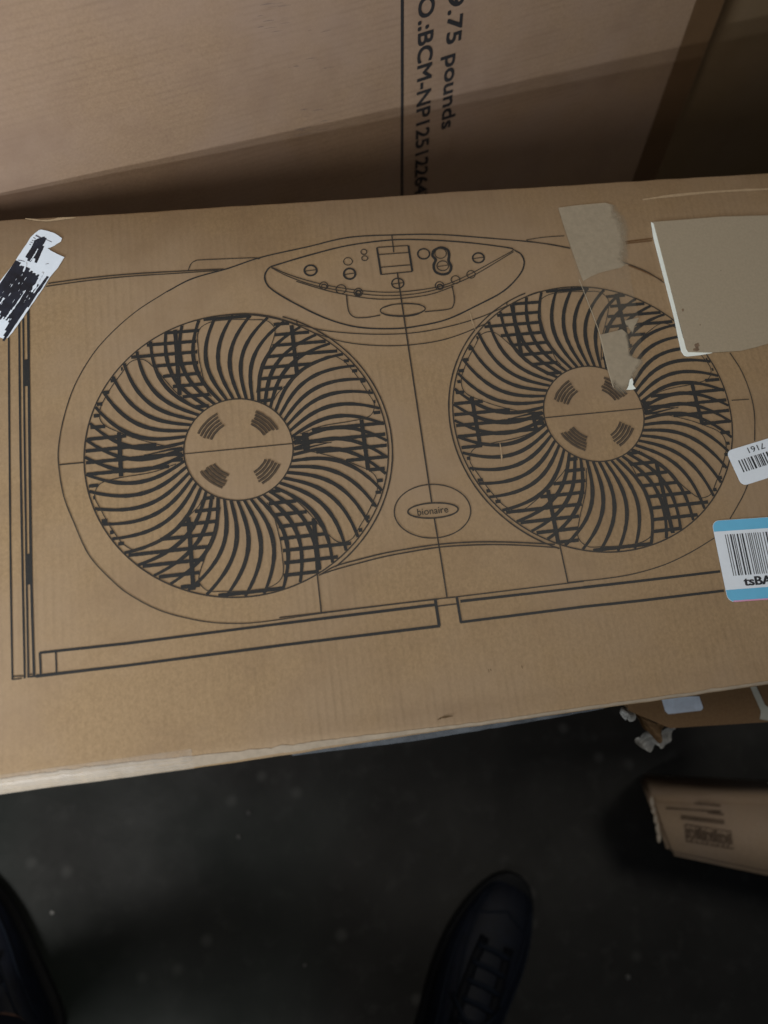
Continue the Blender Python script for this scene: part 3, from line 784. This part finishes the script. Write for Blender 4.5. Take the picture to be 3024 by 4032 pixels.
obox('carton_shell', xc - 0.85, xc, base_h, 0.52, 0, 0.42, M_rear, rear)
RF = Flat(o=ORG, ex=dh, ey=-dv, ez=nr, lift=0.0004)
up0 = rl(rp(1584, -60)); lo0 = rl(rp(1582, 800))
RF.ribbon([np.array([(up0[0] + lo0[0]) / 2, 0.3]), np.array([(up0[0] + lo0[0]) / 2, -0.16])], 0.0029, 0.05)
RF.build('printed_rule', M_ink_deep, rear)
# lettering: baseline runs down the face, letter tops point right
def rear_text(txt, a_px, b_px, cap, nm):
    a = rl(rp(*a_px)); b = rl(rp(*b_px)); xb = (a[0] + b[0]) / 2
    A = ORG + dh * a[0] - dv * a[1]; B = ORG + dh * (a[0]) - dv * b[1]
    F_ = []
    for k_, (sx_, sy_) in enumerate(((-.00045, -.00045), (.00045, -.00045), (-.00045, .00045), (.00045, .00045))):
        off_ = -dv * (-sx_) * 0 + (B - A) / np.linalg.norm(B - A) * sx_ + dh * sy_
        F_.append(put_text(nm, txt, A + off_, B + off_, dh, cap, M_ink_deep, rear, 0.0, 0.0005 + k_ * 2e-5))
    bm_ = bmesh.new()
    for o_ in F_: bm_.from_mesh(o_.data)
    bm_.to_mesh(F_[0].data); bm_.free()
    for o_ in F_[1:]: bpy.data.objects.remove(o_)
capA = abs(rl(rp(1707, 225))[0] - rl(rp(1648, 239))[0])
rear_text('NO.:BCM-NP125122647', (1651, -95), (1636, 800), capA * 1.0, 'carton_lettering')
capB = abs(rl(rp(1828, 85))[0] - rl(rp(1768, 100))[0])
rear_text('9.75 pounds', (1768, -22), (1748, 506), capB * 1.0, 'carton_lettering')
# brown tape closing the right corner
TB = Flat(o=ORG, ex=dh, ey=-dv, ez=nr, lift=0.0007)
tx = float(rl(rp(2717, 0))[0] + rl(rp(2544, 611))[0]) / 2
TB.poly([(tx, -0.3), (xc - 0.001, -0.3), (xc - 0.001, 0.50), (tx, 0.50)])
TB.build('corner_tape', M_browntape, rear)
# faint scuffs on the rear face
M_scuff = clear('grey_scuff', (0.12, 0.105, 0.11), 0.28, 0.6)
sr = random.Random(5)
for (u0, v0, u1, v1, n_) in ((1020, 10, 1140, 30, 5), (1010, 60, 1280, 130, 10), (1120, 220, 1330, 270, 6), (1130, 410, 1260, 560, 12)):
    SC = Flat(o=ORG, ex=dh, ey=-dv, ez=nr, lift=0.0005)
    for k in range(n_):
        u = sr.uniform(u0, u1); v = sr.uniform(v0, v1); L_ = sr.uniform(15, 60)
        a = rl(rp(u, v)); b = rl(rp(u + L_, v - L_ * .14))
        SC.ribbon([a, (a + b) / 2 + np.array([0, .0003]), b], lambda t: sr.uniform(.0004, .0011) * math.sin(math.pi * (.1 + .8 * t)), 0.5)
    SC.build('scuff_marks', M_scuff, rear)['kind'] = 'stuff'
# neighbouring carton, set back on the right
nb = thing('shaded_carton', 'plain brown carton in shade to the right of the tall carton', 'cardboard box', tuple(ORG + dh * (xc + 0.35) - dv * base_h - nr * 0.25))
obox('carton_shell', xc + 0.004, xc + 0.70, base_h, 0.52, 0.022, 0.40, M_shaded, nb)

# ------------------------------------------------------------------ carton underneath (its end sticks out at the lower right)
ZU = H - BOXH - 0.002
def prism(name, pts, z0, z1, mat, parent, shift=(0, 0), bev=0.004):
    bm = bmesh.new()
    lo = [bm.verts.new((p[0] + shift[0], p[1] + shift[1], z0)) for p in pts]; hi = [bm.verts.new((p[0], p[1], z1)) for p in pts]
    bm.faces.new(hi); bm.faces.new(lo[::-1])
    for i in range(len(pts)):
        j = (i + 1) % len(pts); bm.faces.new((lo[i], lo[j], hi[j], hi[i]))
    bmesh.ops.recalc_face_normals(bm, faces=bm.faces)
    if bev: bmesh.ops.bevel(bm, geom=list(bm.edges), offset=bev, segments=2, affect='EDGES')
    return from_bm(name, bm, mat, parent)
und = thing('lower_carton', 'brown carton under the fan carton, with a white sticker and a torn corner', 'cardboard box', (0.25, 0.0, 0.0))
pu = lambda u, v: P(u, v, ZU)[:2]
e0 = pu(2720, 2862); e1 = pu(3024, 2843); e2 = pu(2560, 2790)
xq = float(pu(2478, 2800)[0])
ptsU = [(-0.15, 0.20), (-0.15, -0.10), (xq - 0.03, -0.12), (xq - 0.002, -0.17), tuple(pu(2478, 2800)), tuple(pu(2540, 2826)), tuple(pu(2640, 2868)), tuple(e0), tuple(e1), (e1[0] + (e1[0] - e0[0]) * 1.2, e1[1] + (e1[1] - e0[1]) * 1.2), (e1[0] + 0.2, 0.20)]
bm = bmesh.new(); hiv = []; lov = []
for k, p in enumerate(ptsU):
    sh_ = (0.10, 0.10) if 3 <= k <= 8 else ((0.0, 0.02) if k == 2 else (0, 0))
    hiv.append(bm.verts.new((p[0], p[1], ZU))); lov.append(bm.verts.new((p[0] + sh_[0], p[1] + sh_[1], 0.004)))
bm.faces.new(hiv); bm.faces.new(lov[::-1])
for i in range(len(hiv)):
    j = (i + 1) % len(hiv); bm.faces.new((lov[i], lov[j], hiv[j], hiv[i]))
bmesh.ops.recalc_face_normals(bm, faces=bm.faces); bmesh.ops.triangulate(bm, faces=[f for f in bm.faces if len(f.verts) > 4])
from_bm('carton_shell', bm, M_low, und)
UL = Flat(lift=0.0006); UL.o = np.array([0, 0, ZU])
UL.poly([pu(*p) for p in [(2600, 2740), (2752, 2742), (2768, 2788), (2760, 2798), (2630, 2812), (2618, 2800)]])
UL.build('white_sticker', simple('blue_grey_sticker', (0.50, 0.58, 0.70), 0.5, 0.3, 0.15, 90), und)
ut = Flat(lift=0.0009); ut.o = np.array([0, 0, ZU])
ut.poly([pu(*p) for p in [(2950, 2700), (2975, 2700), (3010, 2775), (3060, 2812), (3060, 2842), (2990, 2832), (2994, 2800)]])
ut.build('pale_tape', simple('pale_tape', (0.42, 0.43, 0.38), 0.4, 0.4, 0.1, 60), und)
# crumpled plastic at the torn corner
def crumple(name, pxs, z, parent, mat, hgt=0.012, seed=0, sub=5):
    r = random.Random(seed); bm = bmesh.new(); rows = []
    (a, b, c, d_) = [P(u, v, z) for u, v in pxs]
    for i in range(sub + 1):
        row = []
        for j in range(sub + 1):
            s_, t_ = i / sub, j / sub
            p = (a * (1 - s_) + b * s_) * (1 - t_) + (d_ * (1 - s_) + c * s_) * t_
            p = p + np.array([r.uniform(-1, 1) * .004, r.uniform(-1, 1) * .004, r.uniform(-.3, 1) * hgt])
            row.append(bm.verts.new(tuple(p)))
        rows.append(row)
    for i in range(sub):
        for j in range(sub): bm.faces.new((rows[i][j], rows[i + 1][j], rows[i + 1][j + 1], rows[i][j + 1]))
    bmesh.ops.solidify(bm, geom=list(bm.faces), thickness=0.0006)
    o = from_bm(name, bm, mat, parent, True); md = o.modifiers.new('s', 'SUBSURF'); md.levels = md.render_levels = 2
    return o
crumple('torn_plastic_film', [(2488, 2925), (2545, 2880), (2615, 2880), (2555, 2965)], ZU - 0.03, und, M_film, 0.008, 2, 4)
crumple('torn_board_flap', [(2470, 2800), (2500, 2796), (2630, 2862), (2590, 2930)], ZU - 0.012, und, M_low, 0.006, 5, 4)
crumple('torn_plastic_film', [(2440, 2790), (2480, 2780), (2500, 2835), (2470, 2830)], ZU - 0.008, und, M_film, 0.006, 7, 3)
crumple('torn_plastic_film', [(2560, 2915), (2640, 2850), (2660, 2875), (2600, 2945)], ZU - 0.02, und, M_film, 0.006, 9, 4)

# ------------------------------------------------------------------ small carton on the floor
ZB = 0.20
fb = thing('floor_carton', 'small worn carton lying on the dark floor with handling symbols printed on it', 'cardboard box', tuple(P(2850, 3300, 0)))
pb = lambda u, v: P(u, v, ZB)[:2]
A0 = np.array(pb(2548, 3140)); A1 = np.array(pb(2640, 3372)); A2 = np.array(pb(3024, 3452)); A3 = np.array(pb(3024, 3148))
ex_ = (A2 - A1) / np.linalg.norm(A2 - A1); far = A2 + ex_ * 0.16; far2 = A3 + (A3 - A0) / np.linalg.norm(A3 - A0) * 0.16
bm = bmesh.new()
low_shift = np.array([0.035, 0.085])
hi = [(*A0, ZB), (*A1, ZB - 0.004), (*far, ZB), (*far2, ZB)]
lo = [(A0[0] + .07, A0[1] + .012, 0.003), (A1[0] + .07, A1[1] + .012, 0.003), (far[0] + .02, far[1] + .012, 0.003), (far2[0] + .02, far2[1] + .012, 0.003)]
vh = [bm.verts.new(p) for p in hi]; vl = [bm.verts.new(p) for p in lo]
bm.faces.new(vh); bm.faces.new(vl[::-1])
for i in range(4):
    j = (i + 1) % 4; bm.faces.new((vl[i], vl[j], vh[j], vh[i]))
bmesh.ops.recalc_face_normals(bm, faces=bm.faces)
bmesh.ops.bevel(bm, geom=list(bm.edges), offset=0.007, segments=3, affect='EDGES')
from_bm('carton_shell', bm, M_floorbox, fb, smooth=True)
FP = Flat(lift=0.0006); FP.o = np.array([0, 0, ZB])
z8 = lambda x, y: P(2100 + x / 1.7955, 2550 + y / 1.7955, ZB)[:2]
def seg(a, b, w):
    aa, bb = np.array(z8(*a)), np.array(z8(*b)); FP.ribbon([aa, (aa + bb) / 2, bb], w * PXM * 1.5 / 1.7955, 0.3)
for k, (a, b) in enumerate((((1140, 1100), (1320, 1117)), ((935, 1133), (1325, 1160)), ((1230, 1165), (1345, 1180)), ((1040, 1190), (1350, 1225)), ((1040, 1207), (1350, 1242)))): seg(a, b, 11 if k else 14)
sy = random.Random(4)
for k in range(9):                      # row of small handling symbols
    x = 1070 + k * 37; y0 = 1248 + k * 6
    seg((x, y0), (x + 34, y0 + 5), 6); seg((x + 12, y0 + 120), (x + 48, y0 + 126), 6)
    seg((x, y0), (x + 12, y0 + 120), 5)
    if k % 3 == 0: seg((x + 20, y0 + 25), (x + 28, y0 + 100), 13); seg((x + 8, y0 + 50), (x + 38, y0 + 48), 8)
    elif k % 3 == 1:
        seg((x + 10, y0 + 30), (x + 35, y0 + 60), 13); seg((x + 35, y0 + 60), (x + 22, y0 + 100), 11)
    else:
        seg((x + 14, y0 + 22), (x + 24, y0 + 95), 8); seg((x + 30, y0 + 22), (x + 38, y0 + 95), 8); seg((x + 20, y0 + 20), (x + 34, y0 + 20), 9)
FP.build('symbol_print', simple('worn_symbol_ink', (0.11, 0.075, 0.05), 0.7, 0.2, 0.5, 300), fb)
WR = Flat(lift=0.0007); WR.o = np.array([0, 0, ZB])
r4 = random.Random(12)
for k in range(5):
    x = 836 + k * 13; y = 1090 + k * 62
    blob(WR, x, y, 11 + r4.random() * 6, 32 + r4.random() * 14, lambda a, b: z8(a, b), seed=20 + k)
WR.build('scuffed_edge', simple('scuffed_white_board', (0.42, 0.36, 0.29), 0.7, 0.2, 0.25, 200), fb)

# ------------------------------------------------------------------ person: dark sneakers and body standing at the lower edge
M_navy = simple('navy_synthetic_leather', (0.0040, 0.0070, 0.0165), 0.6, 0.3, 0.35, 60)
M_navy2 = simple('black_mesh_fabric', (0.003, 0.004, 0.008), 0.7, 0.2, 0.4, 300)
M_sole = simple('black_rubber_sole', (0.007, 0.008, 0.010), 0.7, 0.3, 0.3, 80)
M_lace = simple('slate_shoe_lace', (0.009, 0.014, 0.025), 0.7, 0.2, 0.2, 400)
M_skin = simple('skin', (0.42, 0.25, 0.19), 0.5, 0.4, 0.08, 40)
M_jean = simple('dark_denim', (0.020, 0.026, 0.045), 0.85, 0.1, 0.3, 500)
M_shirt = simple('charcoal_cotton', (0.03, 0.032, 0.036), 0.85, 0.1, 0.2, 300)
toeR = P(2035, 3452, 0.03); hdR = P(1745, 4200, 0.03) - toeR
toeL = P(-130, 3395, 0.03)
feet = [(toeR[:2], hdR[:2] / np.linalg.norm(hdR[:2]), 1), (P(-300, 3390, 0.03)[:2], None, -1)]
hdL = P(235, 4260, 0.03)[:2] - feet[1][0]; feet[1] = (feet[1][0], hdL / np.linalg.norm(hdL), -1)
mid = (feet[0][0] + feet[0][1] * .29 + feet[1][0] + feet[1][1] * .29) / 2
person = thing('person', 'person in dark navy lace-up sneakers standing on the floor, only shoes seen', 'person', (mid[0], mid[1], 0))
ankles = []
def tube(name, pts, rad, mat, parent, nseg=7, flat=0.5):
    bm = bmesh.new(); rings = []
    pts = [np.array(p, float) for p in pts]
    for i, p in enumerate(pts):
        t = pts[min(i + 1, len(pts) - 1)] - pts[max(i - 1, 0)]; t /= np.linalg.norm(t) + 1e-9
        a = np.cross(t, [0, 0, 1]); a /= np.linalg.norm(a) + 1e-9; b = np.cross(a, t)
        rings.append([bm.verts.new(tuple(p + a * math.cos(2 * math.pi * k / nseg) * rad + b * math.sin(2 * math.pi * k / nseg) * rad * flat)) for k in range(nseg)])
    for a, b in zip(rings[:-1], rings[1:]):
        for k in range(nseg): bm.faces.new((a[k], a[(k + 1) % nseg], b[(k + 1) % nseg], b[k]))
    bm.faces.new(rings[0][::-1]); bm.faces.new(rings[-1])
    bmesh.ops.recalc_face_normals(bm, faces=bm.faces)
    return from_bm(name, bm, mat, parent, True)
def sneaker(toe, back, side):
    """toe point, unit direction towards the heel; side=+1 right foot"""
    L = 0.295; f = np.array([*back, 0.]); s = np.array([-back[1], back[0], 0.]) * 1.0
    o = np.array([*toe, 0.])
    # stations: t, half width left, half width right, top height, ridge flatness
    st_ = [(t_, a_ * 1.22, b_ * 1.22, h_) for t_, a_, b_, h_ in [(0.0, .004, .004, .018), (.012, .020, .022, .032), (.035, .033, .034, .045), (.07, .043, .043, .054), (.11, .048, .046, .062), (.15, .047, .042, .076), (.19, .042, .037, .092), (.225, .038, .035, .098), (.26, .035, .034, .098), (.285, .026, .026, .096), (.295, .012, .012, .085)]]
    def loft(z0f, z1f, grow, mat, name, seg=12, dome=True):
        bm = bmesh.new(); rings = []
        for t, wl, wr, h in st_:
            ring = []
            z0 = z0f(t); z1 = z1f(t, h)
            for k in range(seg + 1):
                a = math.pi * k / seg
                x = math.cos(a); w_ = (wr if x > 0 else wl) + grow
                zz = z0 + (z1 - z0) * (math.sin(a) ** (0.62 if dome else 0.15))
                ring.append(bm.verts.new(tuple(o + f * t * (1 if t > 0 else 1) - f * grow * (1 if t < .02 else 0) + s * (x * w_) * side + np.array([0, 0, zz]))))
            rings.append(ring)
        for a, b in zip(rings[:-1], rings[1:]):
            for k in range(len(a) - 1): bm.faces.new((a[k], a[k + 1], b[k + 1], b[k]))
            bm.faces.new((a[-1], a[0], b[0], b[-1]))
        bm.faces.new(rings[0]); bm.faces.new(rings[-1][::-1])
        bmesh.ops.recalc_face_normals(bm, faces=bm.faces)
        ob = from_bm(name, bm, mat, person, True)
        md = ob.modifiers.new('s', 'SUBSURF'); md.levels = 2; md.render_levels = 2
        return ob
    root = loft(lambda t: 0.022, lambda t, h: h, 0.0, M_navy, 'sneaker')
    sole = loft(lambda t: 0.001, lambda t, h: 0.027 + (0.006 if t < .03 else 0), 0.0045, M_sole, 'sole', dome=False)
    sole.parent = root; sole.matrix_parent_inverse = root.matrix_world.inverted()
    def top(t, q):
        T_ = [r[0] for r in st_]; h = np.interp(t, T_, [r[3] for r in st_]); wl = np.interp(t, T_, [r[1] for r in st_]); wr = np.interp(t, T_, [r[2] for r in st_])
        w_ = wr if q > 0 else wl
        a = math.acos(max(-1, min(1, q)))
        return o + f * t + s * (q * w_) * side + np.array([0, 0, 0.022 + (h - 0.022) * (math.sin(a) ** 0.62) + 0.0012])
    # eyestay overlays, toe-cap seams, laces
    for q0 in (-0.34, 0.34):
        tube('eyestay', [top(t, q0 * (1 + .35 * (t - .1) / .1)) for t in np.linspace(.085, .19, 9)], 0.0065, M_navy2, root, flat=0.3)
    for k in range(5):
        t = 0.095 + k * 0.021
        tube('lace', [top(t + .004 * abs(q), q) + np.array([0, 0, .003]) for q in np.linspace(-.42, .42, 7)], 0.0034, M_lace, root)
    tube('lace', [top(.185, .0) + np.array([0, 0, .006]), top(.17, .35) + np.array([0, 0, .008]), top(.15, .62) + np.array([0, 0, .006])], 0.0028, M_lace, root)
    tube('lace', [top(.185, .0) + np.array([0, 0, .006]), top(.175, -.35) + np.array([0, 0, .008]), top(.16, -.66) + np.array([0, 0, .006])], 0.0028, M_lace, root)
    for q1, q2 in ((-.80, -.55), (.80, .55)):
        tube('seam', [top(t, q1 + (q2 - q1) * min(1, (t - .03) / .12)) for t in np.linspace(.03, .24, 14)], 0.0015, M_lace, root, flat=0.6)
    tube('seam', [top(.045 + .022 * abs(q), q) for q in np.linspace(-.85, .85, 13)], 0.0014, M_lace, root, flat=0.6)
    tube('seam', [top(t, .86 - .2 * t) for t in np.linspace(.02, .25, 14)], 0.0016, M_lace, root, flat=0.6)
    tube('seam', [top(t, -.86 + .2 * t) for t in np.linspace(.02, .25, 14)], 0.0016, M_lace, root, flat=0.6)
    ankles.append(o + f * 0.235 + np.array([0, 0, 0.09]))
for a in feet: sneaker(*a)
def skin_mesh(name, verts, edges, rads, mat, root=0, sub=2):
    me = bpy.data.meshes.new(name); me.from_pydata([tuple(v) for v in verts], edges, []); me.update()
    o = bpy.data.objects.new(name, me); COL.objects.link(o)
    sk = o.modifiers.new('skin', 'SKIN'); sk.use_smooth_shade = True
    for i, r in enumerate(rads):
        d_ = me.skin_vertices[0].data[i]; r = r if isinstance(r, tuple) else (r, r); d_.radius = r
        d_.use_root = (i == root)
    sb = o.modifiers.new('sub', 'SUBSURF'); sb.levels = sub; sb.render_levels = sub
    bpy.context.view_layer.update()
    ev = o.evaluated_get(bpy.context.evaluated_depsgraph_get())
    m2 = bpy.data.meshes.new_from_object(ev)
    bpy.data.objects.remove(o)
    m2.name = name
    for p in m2.polygons: p.use_smooth = True
    return link(name, m2, mat, person)
aR, aL = ankles[0], ankles[1]
hip = np.array([mid[0], mid[1] - 0.06, 0.90])
def leg(a, s_):
    knee = np.array([(a[0] * .6 + hip[0] * .4), (a[1] * .6 + hip[1] * .4) + 0.03, 0.49]); hj = hip + np.array([.09 * s_, 0, -.02])
    return a, knee, hj
rA, rK, rH = leg(aR, 1); lA, lK, lH = leg(aL, -1)
up = lambda z, y=0.0: np.array([hip[0], hip[1] + y, z])
sh = 1.38
rS, lS = up(sh) + np.array([.18, 0, 0]), up(sh) + np.array([-.18, 0, 0])
rE, lE = up(1.10, .02) + np.array([.22, 0, 0]), up(1.10, .02) + np.array([-.20, 0, 0])
rW, lW = np.array([CAM[0] + .09, CAM[1] - .12, CAM[2] + .03]), np.array([CAM[0] - .09, CAM[1] - .12, CAM[2] + .03])
V = [hip, rH, rK, rA, lH, lK, lA, up(1.12), up(1.30), rS, rE, rW, lS, lE, lW, up(1.46), up(1.55, .02), up(1.66, .03)]
E_ = [(0, 1), (1, 2), (2, 3), (0, 4), (4, 5), (5, 6), (0, 7), (7, 8), (8, 9), (9, 10), (10, 11), (8, 12), (12, 13), (13, 14), (8, 15), (15, 16), (16, 17)]
Rr = [.11, .075, .052, .036, .075, .052, .036, .11, .12, .055, .04, .028, .055, .04, .028, .05, .075, .07]
body = skin_mesh('body', V, E_, Rr, M_skin)
skin_mesh('trousers', [hip, rH, rK, rA + np.array([0, -.01, .03]), lH, lK, lA + np.array([0, -.01, .03])], [(0, 1), (1, 2), (2, 3), (0, 4), (4, 5), (5, 6)], [.135, .10, .078, .062, .10, .078, .062], M_jean)
skin_mesh('shirt', [up(.93), up(1.12), up(1.31), rS, rE, lS, lE, up(1.41)], [(0, 1), (1, 2), (2, 3), (3, 4), (2, 5), (5, 6), (2, 7)], [.14, .135, .145, .075, .055, .075, .055, .065], M_shirt)

# ------------------------------------------------------------------ crumbs on the floor
def crumb(u, v, r, seed, col=(0.16, 0.16, 0.155)):
    rr = random.Random(seed); bm = bmesh.new(); bmesh.ops.create_icosphere(bm, subdivisions=2, radius=r)
    for v_ in bm.verts: v_.co *= rr.uniform(.75, 1.15)
    for v_ in bm.verts: v_.co.z *= .6
    c = P(u, v, 0); bmesh.ops.translate(bm, verts=bm.verts, vec=(c[0], c[1], r * .55))
    return from_bm('paper_crumb', bm, simple('crumb', col, 0.7, .2, .1), None)
tag(crumb(206, 3592, 0.0026, 1, (0.5, 0.5, 0.48)), 'tiny white crumb on the dark floor beside the left shoe', 'crumb', 'crumbs scattered on the floor')
tag(crumb(940, 3293, 0.0032, 2), 'pale grey crumb on the floor in the middle below the fan carton', 'crumb', 'crumbs scattered on the floor')
tag(crumb(980, 3200, 0.0030, 5), 'pale grey elongated crumb on the floor, nearest the fan carton', 'crumb', 'crumbs scattered on the floor')
tag(crumb(1200, 3800, 0.0022, 3), 'faint grey crumb on the floor between the two shoes', 'crumb', 'crumbs scattered on the floor')
tag(crumb(2470, 3845, 0.0035, 4), 'pale yellowish crumb on the floor right of the right shoe', 'crumb', 'crumbs scattered on the floor')
